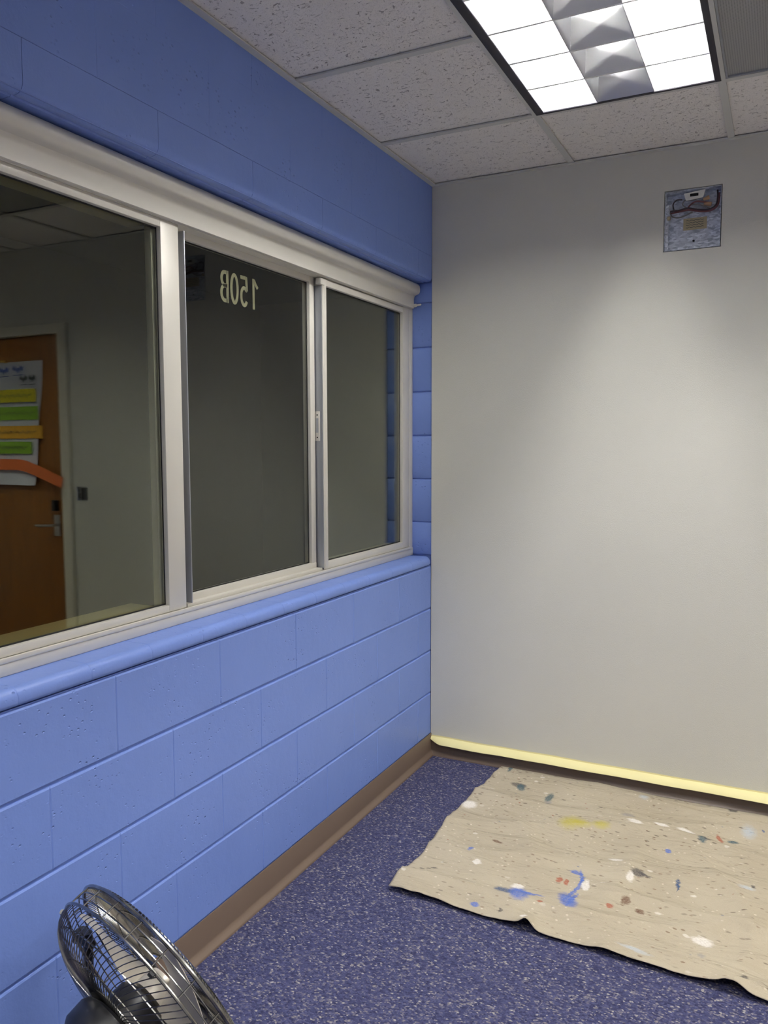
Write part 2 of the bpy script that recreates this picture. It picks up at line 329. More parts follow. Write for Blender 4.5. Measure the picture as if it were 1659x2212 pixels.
# back wall with the recessed steel box, the switch box and the door opening cut out
EB = (1.006, 1.220, 2.246, 2.483); SWB = (1.962, 2.052, 1.150, 1.235); DR = (2.10, 3.10, 0, 2.185)
struct(obj('wall_back', slab_holes(0, XR+.12, -.05, H+.06, [EB, SWB, (DR[0], DR[1], -.06, DR[3])], 0, .12), 'wall', origin=(1.8, 0, 0)), 'grey painted wall with a recessed steel box near the top')
struct(obj('wall_right', MB().box(XR, XR+.12, YF-.12, 0, -.05, H+.06), 'wall_w', origin=(XR, -2.7, 0)), 'plain white painted side wall')
struct(obj('wall_front', MB().box(-.2, XR, YF-.12, YF, -.05, H+.06), 'wall_w', origin=(1.8, YF, 0)), 'plain white painted wall facing the grey back wall')
# left block wall: mortar core + blocks
core = MB().box(-.19, -.0065, YF, .2, -.05, SILL-.045)
core.box(-.19, -.0065, YF, .2, HEAD+.004, H+.06).box(-.19, -.0065, YF, WY0-.0, SILL-.045, HEAD+.004)
core.box(-.19, -.004, .0125, .2, SILL-.045, HEAD+.004)
wl = struct(obj('wall_left', core, 'mortar', origin=(0, -2.7, 0)), 'painted blue concrete block wall around the sliding window')
def block_mesh(L, h, bz, by, depth=.03):
    """front face toward +X at x=0, corner at y=0,z=0; deep rounded bed edges, shallow head edges"""
    dz = .0072 if bz > .003 else .0004; dy = .0019 if bz > .003 else .0008
    pz = [(0, dz), (bz*.35, dz*.3), (bz, 0), (h-bz, 0), (h-bz*.35, dz*.3), (h, dz)]
    py = [(0, dy), (by, 0), (L-by, 0), (L, dy)]
    m = MB(); m.v = [(-max(a, b), y, z) for z, a in pz for y, b in py]
    m.f = [(r*4+c, r*4+c+1, r*4+c+5, r*4+c+4) for r in range(5) for c in range(3)]
    m.add([(-depth, 0, 0), (-depth, L, 0), (-depth, L, h), (-depth, 0, h)], [(0, 1, 2, 3)])
    m.f += [(0, 3, 25, 24), (20, 23, 26, 27), (0, 4, 8, 12, 16, 20, 27, 24), (3, 7, 11, 15, 19, 23, 26, 25)]
    return m.mesh('block', 'block', (0, 0, 0))
PITCHY = .4115; JA, JB = -1.588, -1.797
def joints(base, y0, y1):
    k = math.ceil((y0-base)/PITCHY-1e-6); out = [y0]
    while base+k*PITCHY < y1-.02:
        if base+k*PITCHY > y0+.02: out.append(base+k*PITCHY)
        k += 1
    return out+[y1]
cache = {}
def course(z0, z1, base, y0, y1, bz, by, gap=.003):
    js = joints(base, y0, y1)
    for a, b in zip(js[:-1], js[1:]):
        L = round(b-a, 4); h = round(z1-z0-gap, 4); k = (L, h, bz, by)
        if k not in cache: cache[k] = block_mesh(L, h, bz, by)
        inst('block', cache[k], wl, (0, a, z0+gap/2))
Z0 = .302; CH = .2032
course(0.0, Z0-CH, JA, YF, -.002, .006, .0032)
for i, bs in enumerate((JB, JA, JB, JA)):
    course(Z0+CH*(i-1), Z0+CH*i, bs, YF, -.002, .006, .0032)
# beside the window (outside the picture, behind the camera's left)
zs = [Z0+CH*i for i in range(3, 10)]+[HEAD]
for i in range(len(zs)-1): course(max(zs[i], .911), zs[i+1], JB if i % 2 == 0 else JA, YF, WY0-.005, .006, .0032)
course(2.334, 2.537, JA, YF, -.002, .0012, .0016, .0001)
course(2.537, H+.05, JB, YF, -.002, .0012, .0016, .0001)
# lintel course with a rounded lower edge running back to the window
def lintel(a, b):
    r = .022; pr = [(0, 2.333), (0, HEAD+r)]
    pr += [(-r+r*math.cos(t), HEAD+r-r*math.sin(t)) for t in [math.pi/2*k/6 for k in range(1, 7)]]
    pr += [(-.031, HEAD), (-.034, HEAD+.004), (-.038, HEAD+.004), (-.041, HEAD-.001), (-.185, HEAD-.001), (-.185, HEAD+.02), (-.03, HEAD+.03), (-.03, 2.333)]
    return MB().extrude(pr, 'y', a+.0006, b-.0006)
js = joints(JB, WY0, -.002)
for a, b in zip(js[:-1], js[1:]): obj('lintel_block', lintel(a, b), 'block', wl, (0, a, HEAD), True)
course(HEAD, 2.334, JB, YF, WY0, .0012, .0016, .0001)
# rounded sill blocks
def sillb(a, b, end):
    r = .024; z1 = SILL; z0 = SILL-.040; x1 = .003
    pr = [(-.185, z0), (x1-.004, z0), (x1-.001, z0+.003), (x1, z0+.008), (x1, z1-r)]+[(x1-r+r*math.cos(t), z1-r+r*math.sin(t)) for t in [math.pi/2*k/6 for k in range(1, 7)]]+[(-.185, z1)]
    m = MB(); n = len(pr)
    e = .0015
    ys = [(a, e*.6), (a+e, 0), (a+2.5*e, 0), (b-2.5*e, 0), (b-e, 0), (b, e*.6)] if not end else [(a, e*.6), (a+e, 0), (a+2.5*e, 0), (b-.028, 0), (b-.02, 0), (b-.008, .003), (b-.002, .008), (b, .02)]
    for y, ins in ys:
        m.v += [((p-ins if p > -.1 else p), y, q-(ins*.7 if q > z1-.02 else 0)) for p, q in pr]
    for i in range(len(ys)-1):
        m.f += [(i*n+k, i*n+(k+1) % n, (i+1)*n+(k+1) % n, (i+1)*n+k) for k in range(n)]
    m.f += [tuple(range(n))[::-1], tuple(range((len(ys)-1)*n, len(ys)*n))]
    return m
sy = [-2.284+.2065*k for k in range(-3, 11)]+[-.006]; sy[0] = WY0
for i in range(len(sy)-1): obj('sill_block', sillb(sy[i], sy[i+1], i == len(sy)-2), 'block', wl, (0, sy[i], SILL), True)
# jamb blocks facing the camera beside the window (short returns)
zz = [SILL]+[Z0+CH*i for i in range(4, 10)]+[HEAD]
for a, b in zip(zz[:-1], zz[1:]):
    m = MB(); bz = .005; g = .0015
    for (y, i_, x0) in ((.0065, bz, -.18), (.0085, bz*.4, -.18), (.0125, 0, -.18), (.03, 0, -.18)):
        m.v += [(x0, y, a+g+i_), (-.0003, y, a+g+i_), (-.0003, y, b-g-i_), (x0, y, b-g-i_)]
    m.f = [(0, 1, 2, 3)]+[(k+i, k+(i+1) % 4, k+4+(i+1) % 4, k+4+i) for k in (0, 4, 8) for i in range(4)]
    obj('jamb_block', m, 'block', wl, (-.09, .0065, a), True)
# corridor behind the glass, its lack of light put into a near-black colour
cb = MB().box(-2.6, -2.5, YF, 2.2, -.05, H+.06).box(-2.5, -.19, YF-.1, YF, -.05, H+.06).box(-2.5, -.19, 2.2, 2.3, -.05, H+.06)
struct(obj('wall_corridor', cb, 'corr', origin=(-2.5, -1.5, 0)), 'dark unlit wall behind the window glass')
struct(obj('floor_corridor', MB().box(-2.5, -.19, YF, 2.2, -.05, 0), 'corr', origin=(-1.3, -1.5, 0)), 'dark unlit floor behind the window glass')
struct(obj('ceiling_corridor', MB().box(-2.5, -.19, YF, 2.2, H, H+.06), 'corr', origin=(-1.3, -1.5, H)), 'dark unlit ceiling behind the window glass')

# ---------------------------------------------------------------- ceiling: deck, grid runners, lay-in tiles
ceil = struct(obj('ceiling', MB().box(-.19, XR+.12, YF-.12, .12, H+.16, H+.2), 'plenum', origin=(1.8, -2.7, H+.16)), 'suspended ceiling of fissured white tiles in a metal grid')
gx = [.637+.61*i for i in range(0, 6)]; gy = [-.555-.61*i for i in range(0, 8)]
xe = [.0]+gx[:5]+[XR]; ye = [0.0]+gy+[YF]
LIGHTS = [(1, 1), (4, 1), (1, 5), (4, 5)]       # column, row of the first cell; each covers two rows
used = {(c, r+k) for c, r in LIGHTS for k in (0, 1)} | {(2, 1)}
bw = .012
def bar(x0, x1, y0, y1):
    return MB().box(x0, x1, y0, y1, H-.0005, H+.0045)
for x in gx[:5]: obj('grid_runner', bar(x-bw, x+bw, YF, 0), 'grid', ceil, (x, -2.7, H))
for j, y in enumerate(gy):
    for i in range(len(xe)-1):
        if any(c == i and r+1 == j+1 and True for c, r in LIGHTS if r+1 == j+1 and c == i): continue
        obj('grid_cross_bar', bar(xe[i]+(bw if i else 0), xe[i+1]-(bw if i < len(xe)-2 else 0), y-bw, y+bw), 'grid', ceil, ((xe[i]+xe[i+1])/2, y, H))
ang = [(0, .024, YF, 0), (XR-.024, XR, YF, 0), (.024, XR-.024, -.024, 0), (.024, XR-.024, YF, YF+.024)]
for a in ang: obj('edge_angle', MB().box(*a, H-.0015, H+.0030), 'grid', ceil, ((a[0]+a[1])/2, (a[2]+a[3])/2, H))
tc = {}
for i in range(len(xe)-1):
    for j in range(len(ye)-1):
        if (i, j) in used: continue
        Lx = xe[i+1]-xe[i]-.006; Ly = ye[j]-ye[j+1]-.006; k = (round(Lx, 3), round(Ly, 3))
        if k not in tc: tc[k] = MB().box(-Lx/2, Lx/2, -Ly/2, Ly/2, 0, .016).mesh('ceiling_tile', 'tile')
        dx = random.uniform(-.002, .002); dy = random.uniform(-.004, .001)
        inst('ceiling_tile', tc[k], ceil, ((xe[i]+xe[i+1])/2+dx, (ye[j]+ye[j+1])/2+dy, H+.0075))

# ---------------------------------------------------------------- rubber cove base
prof = [(0, .102), (.0025, .1025), (.004, .100), (.004, .024), (.006, .019), (.012, .012), (.020, .007), (.0225, .004), (.023, 0), (0, 0)]
struct(obj('baseboard_left', MB().extrude(prof, 'y', YF, -.0), 'base', origin=(0, -2.7, 0), smooth=True), 'brown rubber cove base along the blue block wall')
pb_ = [(-p, q-(.024 if q > .05 else 0)) for p, q in prof]
struct(obj('baseboard_back', MB().extrude(pb_, 'x', .0, 2.079), 'base', origin=(1, 0, 0), smooth=True), 'brown rubber cove base below the cream masking tape')
struct(obj('baseboard_right', MB().extrude([(XR-p, q) for p, q in prof], 'y', YF, 0), 'base', origin=(XR, -2.7, 0), smooth=True), 'brown rubber cove base along the side wall')

# ================================================================ window
win = struct(empty('window_1', (-.13, -1.5, SILL)), 'three-panel aluminium sliding window over the blue sill')
fr = MB().box(-.178, -.094, WY0+.002, -.0, SILL+.0005, .992, .0015)             # sill member
fr.box(-.100, -.0915, WY0+.002, -.032, .988, .9995, .0015)                          # raised lip
fr.box(-.178, -.098, WY0+.002, 0, 2.104, HEAD-.003, .0015)                        # head
fr.box(-.178, -.0985, -.030, .004, .990, 2.106, .0015)                             # jamb
fr.box(-.178, -.0985, WY0+.002, WY0+.035, .990, 2.106, .0015)
fr.box(-.150, -.1265, -1.695, -1.600, .990, 2.106, .0015)                           # mullion behind the left stile
fr.box(-.178, -.122, -.80, -.10, .990, 1.022, .0015)
obj('frame', fr, 'alu', win, smooth=True)
obj('outer_stool', MB().box(-.240, -.1265, WY0+.03, -1.695, .990, 1.016, .003).box(-.21, -.1265, WY0+.03, -1.695, 2.090, 2.106, .002), 'olive', win, smooth=True)
def pane(sash, x, y0, y1, z0, z1, double=True):
    obj('pane', MB().box(x-.0015, x+.0015, y0-.004, y1+.004, z0-.004, z1+.004), 'glass', sash, (x, (y0+y1)/2, z0))
    if double: obj('pane', MB().box(x-.0075, x-.0045, y0-.004, y1+.004, z0-.004, z1+.004), 'glass', sash, (x-.006, (y0+y1)/2, z0))
    g = MB(); t = .004; xf = x+.0030; xb = x+.0017
    g.box(xb, xf, y0-.002, y0+t, z0, z1).box(xb, xf, y1-t, y1+.002, z0, z1).box(xb, xf, y0, y1, z0-.002, z0+t).box(xb, xf, y0, y1, z1-t, z1+.002)
    obj('gasket', g, 'gasket', sash, (x, (y0+y1)/2, z0))
# left fixed panel
s1 = MB().box(-.123, -.100, -1.685, -1.612, 1.000, 2.104, .0018).box(-.123, -.100, WY0+.035, WY0+.08, 1.0, 2.104, .0018)
s1.box(-.123, -.100, WY0+.08, -1.685, .9995, 1.020, .0018).box(-.123, -.100, WY0+.08, -1.685, 2.081, 2.104, .0018)
a1 = obj('fixed_panel', s1, 'alu', win, (-.11, -2.3, 1.0), True)
pane(a1, -.1175, WY0+.08, -1.685, 1.020, 2.081)
# middle sliding sash in the outer track
s2 = MB().box(-.165, -.132, -.852, -.820, 1.004, 2.104, .0015).box(-.165, -.132, -1.612, -1.578, 1.004, 2.104, .0015)
s2.box(-.165, -.128, -1.578, -.825, 1.0, 1.028, .0015).box(-.165, -.132, -1.578, -.852, 2.082, 2.108, .0015)
s2.box(-.132, -.106, -1.60, -.818, .9925, 1.008, .0015)
a2 = obj('sliding_sash', s2, 'alu', win, (-.148, -1.2, 1.0), True)
pane(a2, -.1475, -1.578, -.852, 1.028, 2.082, False)
obj('pull_fin', MB().box(-.150, -.0965, -1.5915, -1.5875, 1.010, 2.092, .001), 'alu_grey', a2, (-.12, -1.589, 1.0), True)
# right sash in the inner track
s3 = MB().box(-.152, -.100, -.812, -.800, 1.0, 2.100, .0012)
s3.box(-.124, -.0985, -.804, -.785, 1.0, 2.100, .0015).box(-.124, -.100, -.102, -.032, 1.0, 2.104, .0015)
s3.box(-.124, -.100, -.80, -.10, .9995, 1.028, .0015).box(-.124, -.100, -.80, -.10, 2.076, 2.100, .0015).box(-.118, -.096, -.830, -.80, 2.076, 2.098, .001)
a3 = obj('sliding_sash', s3, 'alu', win, (-.112, -.45, 1.0), True)
pane(a3, -.1175, -.785, -.102, 1.028, 2.076)
# side face of the right sash is bare grey metal with the recessed latch
obj('stile_face', MB().box(-.1515, -.1025, -.8145, -.8121, 1.002, 2.074, .0006), 'alu_grey', a3, (-.127, -.813, 1.0), True)
lt = MB().box(-.1335, -.1135, -.8185, -.8146, 1.494, 1.606, .0012)
la = obj('latch', lt, 'alu', a3, (-.124, -.816, 1.494), True)
for zc in (1.507, 1.592):
    m = MB(); m.tube([(-.1235, -.8184, zc), (-.1235, -.8192, zc)], .003, 10); obj('screw_hole', m, 'hole', None, (-.1235, -.819, zc)).parent = win
    o = bpy.data.objects[[x.name for x in win.children if x.name.startswith('screw_hole')][-1]]; o.location = Vector((-.1235, -.819, zc))-win.location
o = obj('latch_recess', MB().box(-.1305, -.1190, -.8192, -.8183, 1.525, 1.580, .0003), 'alu_grey', win, (-.125, -.819, 1.525))
o = obj('weep_hole', MB().box(-.1095, -.1035, -.8150, -.8142, 1.0, 1.007), 'hole', win, (-.106, -.815, 1.0))
# room number on the outer face of the middle pane, read from the corridor
NU0, NZ0, NH = -1.154, 1.934, .101
mk = lambda u, v, d: (-.1495-d, NU0-u, NZ0+v+.02*(-u)*0)
def ell(cx, cy, rx, ry, a0, a1, n=24): return [(cx+rx*math.cos(math.radians(a0+(a1-a0)*i/n)), cy+ry*math.sin(math.radians(a0+(a1-a0)*i/n))) for i in range(n+1)]
SW = .0118
gl = []
m = MB(); m.ribbon([(.027, 0), (.027, .101)], SW, mk, 0, .0006); m.ribbon([(.024, .097), (.015, .084), (.003, .072)], SW, mk, 0, .0006); gl.append(m)
m = MB(); o_ = .058; m.ribbon([(o_+.041, .095), (o_+.010, .095)], SW, mk, 0, .0006); m.ribbon([(o_+.010, .100), (o_+.006, .054)], SW, mk, 0, .0006)
m.ribbon([(o_+.006, .056)]+ell(o_+.022, .034, .016, .028, 130, -150), SW, mk, 0, .0006); gl.append(m)
m = MB(); o_ = .110; m.ribbon(ell(o_+.022, .0505, .0165, .0445, 0, 360)[:-1], SW, mk, 0, .0006, True); gl.append(m)
m = MB(); o_ = .163; m.ribbon([(o_+.006, 0), (o_+.006, .101)], SW, mk, 0, .0006)
m.ribbon([(o_+.006, .095), (o_+.018, .095)]+ell(o_+.020, .0745, .0155, .0205, 80, -80)+[(o_+.006, .054)], SW, mk, 0, .0006)
m.ribbon([(o_+.006, .052)]+ell(o_+.020, .029, .0175, .023, 80, -80)+[(o_+.006, .006)], SW, mk, 0, .0006); gl.append(m)
for m in gl: obj('number_decal', m, 'vinyl', a2, (-.1512, -1.25, NZ0))

# blind cassette on the window head
cp = [(-.099, HEAD-.004), (-.070, HEAD-.005), (-.062, HEAD-.009), (-.056, HEAD-.018), (-.054, HEAD-.030), (-.055, HEAD-.044), (-.060, HEAD-.052), (-.070, HEAD-.056), (-.080, HEAD-.060), (-.084, HEAD-.068), (-.085, HEAD-.074), (-.085, 2.107), (-.087, 2.1055), (-.099, 2.1055)]
cass = empty('blind_cassette', (-.08, -1.5, 2.106))
tag(cass, 'long cream metal head rail with a rounded top lip above the window panes', 'head rail')
obj('housing', MB().extrude(cp, 'y', WY0+.01, -.012), 'alu', cass, smooth=True)
obj('end_pin', MB().tube([(-.086, -.016, 2.118), (-.072, -.016, 2.119), (-.071, -.016, 2.119), (-.052, -.014, 2.121), (-.048, -.014, 2.121)], [.008, .008, .0045, .0045, .003], 12), 'bracket', cass, smooth=True)

# ================================================================ door and things on the back wall beyond the frame's right edge (seen in the glass)
dr = struct(empty('door_1', (2.6, 0, 0)), 'brown wood door in a grey metal frame, mirrored in the left pane')
f = MB().box(2.080, 2.150, -.022, .10, 0, 2.197, .003).box(3.060, 3.130, -.022, .10, 0, 2.197, .003).box(2.150, 3.060, -.022, .10, 2.142, 2.197, .003)
obj('frame', f, 'frame', dr, smooth=True)
lf = obj('leaf', MB().box(2.153, 3.057, .012, .056, .008, 2.139, .002), 'wood', dr, smooth=True)
obj('deadbolt', MB().box(2.212, 2.250, -.018, .012, 1.085, 1.150, .004), 'black', lf, smooth=True)
hd = MB().box(2.205, 2.255, .004, .012, .93, 1.06, .003); hd.tube([(2.23, .006, .998), (2.23, -.045, .998), (2.245, -.056, .998), (2.345, -.054, .995)], .0085, 10)
obj('lever_handle', hd, 'steel', lf, smooth=True)
# sheet of paper with coloured strips
po = empty('poster', (2.65, -.0, 1.23)); tag(po, 'white paper sheet with yellow, green and orange strips, mirrored on the door', 'poster')
def sheet(xl, xr, z0, z1, y, curl, n=14, xl2=None):
    m = MB(); t = .0012
    for k in range(n+1):
        q = k/n; z = z1+(z0-z1)*q; x0 = xl+((xl2 if xl2 is not None else xl)-xl)*q
        yy = y-curl*(q**2)+.004*math.sin(q*9)
        m.v += [(x0, yy, z), (xr, yy, z), (x0, yy-t, z), (xr, yy-t, z)]
    for k in range(n):
        a, b = 4*k, 4*k+4; m.f += [(a, a+1, b+1, b), (a+2, b+2, b+3, a+3), (a, b, b+2, a+2), (a+1, a+3, b+3, b+1)]
    return m
ysheet = lambda z: .008-.022*(((1.99-z)/.76)**2)-.004
obj('sheet', sheet(2.306, 2.96, 1.235, 1.992, .008, .022, xl2=2.385), 'paper', po, smooth=True)
def strip(xl, xr, z0, z1, mname):
    y = ysheet((z0+z1)/2)-.006
    return obj('strip', MB().box(xl, xr, y-.0015, y, z0, z1), mname, po, ((xl+xr)/2, y, z0))
strip(2.36, 2.93, 1.745, 1.823, 's_yel'); strip(2.345, 2.94, 1.637, 1.717, 's_grn'); strip(2.31, 2.92, 1.522, 1.60, 's_org'); strip(2.40, 2.93, 1.43, 1.503, 's_grn')
ystr = ysheet(1.35)-.012
mo = MB(); pts = [(2.90, 1.362), (2.62, 1.362), (2.50, 1.361), (2.44, 1.352), (2.30, 1.312), (2.13, 1.258)]
mo.ribbon(pts, .068, lambda u, v, d: (u, ystr-d-.012*max(0, (2.5-u)/.4), v), 0, .0012); obj('strip', mo, 's_red', po)
for (xs_, z_, mn, wd) in (((2.47, 2.56), 1.945, 'ink_b', .016), ((2.60, 2.68), 1.94, 'ink_b', .016), ((2.37, 2.42), 1.885, 'ink_d', .012), ((2.44, 2.50), 1.885, 'ink_d', .012)):
    m = MB(); y = ysheet(z_)-.0035
    pts = [(xs_[1]+(xs_[0]-xs_[1])*k/14, z_+.018*math.sin(k*1.9)+.006*math.sin(k*.7)) for k in range(15)]
    m.ribbon(pts, wd*.6, lambda u, v, d: (u, y-d, v), 0, .0006); m.ribbon([(xs_[0], z_-.034), (xs_[1], z_-.036)], .004, lambda u, v, d: (u, y-d, v), 0, .0006)
    obj('handwriting', m, mn, po)
for zc, a, b in ((1.784, 2.40, 2.9), (1.677, 2.38, 2.9), (1.56, 2.36, 2.88), (1.466, 2.44, 2.9)):
    y = ysheet(zc)-.0078; m = MB()
    m.ribbon([(a+(b-a)*k/70, zc+.010*math.sin(k*2.1)+.006*math.sin(k*.9)) for k in range(71)], .004, lambda u, v, d: (u, y-d, v), 0, .0004); obj('handwriting', m, 'ink_d', po)
obj('clip', MB().tube([(2.61, -.002, 1.996), (2.655, -.002, 1.998)], [.011, .009], 10), 'brass', po, smooth=True)
# bare switch box
sb = empty('switch_box', ((SWB[0]+SWB[1])/2, 0, SWB[2])); tag(sb, 'small uncovered steel switch box with wires on grey wall beside door', 'switch box')
e = .0015; m = MB()
m.box(SWB[0]+e, SWB[1]-e, .050, .053, SWB[2]+e, SWB[3]-e); m.box(SWB[0]+e, SWB[0]+.003, 0, .05, SWB[2]+e, SWB[3]-e).box(SWB[1]-.003, SWB[1]-e, 0, .05, SWB[2]+e, SWB[3]-e)
m.box(SWB[0]+.003, SWB[1]-.003, 0, .05, SWB[2]+e, SWB[2]+.003).box(SWB[0]+.003, SWB[1]-.003, 0, .05, SWB[3]-.003, SWB[3]-e)
obj('box', m, 'galv', sb)
obj('switch_body', MB().box(1.985, 2.012, -.004, .035, 1.158, 1.228, .002), 'black', sb, smooth=True)
obj('mounting_plate', MB().box(1.978, 2.018, -.002, .0, 1.152, 1.233), 'steel', sb)
m = MB(); m.tube([(2.028+.010*math.sin(k*.9), .015-.01*math.sin(k*.5), 1.162+.0085*k) for k in range(8)], .003, 6); obj('wire', m, 'wire_d', sb, smooth=True)

# ---------------------------------------------------------------- recessed electrical box
eb = empty('electrical_box', ((EB[0]+EB[1])/2, 0, EB[2])); tag(eb, 'open galvanised steel electrical box with loose wires recessed in the grey wall', 'electrical box')
D = .062; t_ = .0015; m = MB(); x0, x1, z0, z1 = EB[0]+.003, EB[1]-.003, EB[2]+.003, EB[3]-.003
m.box(x0, x1, D, D+t_, z0, z1)
m.box(x0, x0+t_, -.001, D, z0, z1).box(x1-t_, x1, -.001, D, z0, z1).box(x0, x1, -.001, D, z0, z0+t_).box(x0, x1, -.001, D, z1-t_, z1)
obj('box', m, 'galv', eb)
m = MB().box(x0+.0015, x0+.013, .018, .0195, z0+.002, z1-.05).box(x0+.002, x1-.002, D-.024, D-.022, z0+.002, z1-.075)
obj('back_plate', m, 'galv', eb)
YB = D-.0245
obj('label_sticker', MB().box(1.076, 1.164, YB-.0008, YB, 2.331, 2.377), 'label', eb)
for k in range(4):
    m = MB(); zc = 2.368-.009*k; m.ribbon([(1.086+.006*i, zc+.002*math.sin(i*2.3+k)) for i in range(12)], .002, lambda u, v, d: (u, YB-.001-d, v), 0, .0004); obj('label_print', m, 'ink_d', eb)
m = MB(); m.tube([(1.116, YB+.0005, 2.288), (1.116, YB-.0006, 2.288)], .0042, 12); obj('knockout', m, 'hole', eb)
m = MB(); yb = .012   # white bracket with a slot
m.add([(1.078, yb, z1-.012), (1.158, yb, z1-.004), (1.150, yb, z1-.034), (1.086, yb, z1-.040), (1.078, yb+.002, z1-.012), (1.158, yb+.002, z1-.004), (1.150, yb+.002, z1-.034), (1.086, yb+.002, z1-.040)], [(0, 1, 2, 3), (4, 7, 6, 5), (0, 4, 5, 1), (1, 5, 6, 2), (2, 6, 7, 3), (3, 7, 4, 0)])
br = obj('bracket', m, 'bracket', eb); obj('slot', MB().box(1.101, 1.132, yb-.0008, yb+.0005, z1-.026, z1-.015, .0003), 'hole', br)
def wire(pts, r, mn):
    out = []
    P = [Vector(p) for p in pts]
    for i in range(len(P)-1):
        a, b, c, d = P[max(i-1, 0)], P[i], P[i+1], P[min(i+2, len(P)-1)]
        for k in range(6):
            s = k/6; out.append(.5*((2*b)+(c-a)*s+(2*a-5*b+4*c-d)*s*s+(3*b-a-3*c+d)*s**3))
    out.append(P[-1]); obj('wire', MB().tube(out, r, 7), mn, eb, smooth=True)
wire([(1.026, .030, 2.411), (1.060, .018, 2.408), (1.095, .014, 2.411), (1.130, .016, 2.402), (1.170, .018, 2.398), (1.196, .020, 2.412), (1.202, .028, 2.445), (1.200, .034, 2.472)], .0034, 'wire_d')
wire([(1.028, .028, 2.402), (1.065, .020, 2.403), (1.100, .016, 2.404), (1.140, .014, 2.393), (1.178, .016, 2.392), (1.203, .022, 2.412), (1.208, .03, 2.46)], .0032, 'wire_r')
wire([(1.026, .03, 2.406), (1.034, .024, 2.388), (1.056, .02, 2.380), (1.080, .022, 2.384), (1.11, .03, 2.398)], .0028, 'wire_g')
wire([(1.09, .02, 2.412), (1.074, .02, 2.428), (1.082, .02, 2.444), (1.11, .022, 2.442), (1.14, .024, 2.450)], .0026, 'wire_g')
wire([(1.092, .018, 2.410), (1.104, .016, 2.424), (1.124, .018, 2.434), (1.15, .022, 2.430), (1.176, .026, 2.424)], .0032, 'wire_r')
wire([(1.04, .03, 2.414), (1.036, .03, 2.436), (1.048, .032, 2.452), (1.07, .034, 2.452)], .0026, 'wire_d')
wire([(1.11, .024, 2.425), (1.14, .020, 2.420), (1.168, .024, 2.406), (1.178, .03, 2.402)], .0026, 'wire_g')
obj('connector', MB().tube([(1.15, .022, 2.440), (1.168, .020, 2.444), (1.172, .020, 2.445)], [.005, .008, .007], 10), 'conn', eb, smooth=True)
obj('connector', MB().tube([(1.152, .026, 2.424), (1.172, .024, 2.420), (1.180, .024, 2.418)], [.005, .0085, .008], 10), 'conn', eb, smooth=True)
obj('clamp', MB().box(1.018, 1.030, .004, .016, 2.372, 2.386, .002), 'label', eb, smooth=True)

# ---------------------------------------------------------------- masking tape along the top of the back base
m = MB(); n = 110
for k in range(n+1):
    x = .002+2.06*k/n; q = min(1, (x/.055)); wob = .0025*noise.noise(Vector((x*6, 0, 0)))
    top = .0935-.002*(x/1.5)+wob; wdt = .010+.016*(q**.7)
    out = (.010+.024*q)+.006*noise.noise(Vector((x*3, 5, 0)))
    rows = [(0.0006, top), (.0012, top-.006), (out*.45, top-.006-wdt*.25), (out*.85, top-.006-wdt*.62), (out, top-.006-wdt)]
    for (yy, z) in rows: m.v.append((x, -yy, z))
    for (yy, z) in rows: m.v.append((x, -yy-.0004, z+.0004))
for k in range(n):
    for i in range(4):
        a = k*10+i; m.f += [(a, a+1, a+11, a+10), (a+5, a+15, a+16, a+6)]
    m.f += [(k*10+4, k*10+9, k*10+19, k*10+14), (k*10, k*10+10, k*10+15, k*10+5)]
tp = obj('masking_tape', m, 'tape', origin=(1.0, 0, .09), smooth=True); tag(tp, 'strip of cream masking tape sticking out above the brown base of grey wall', 'tape')

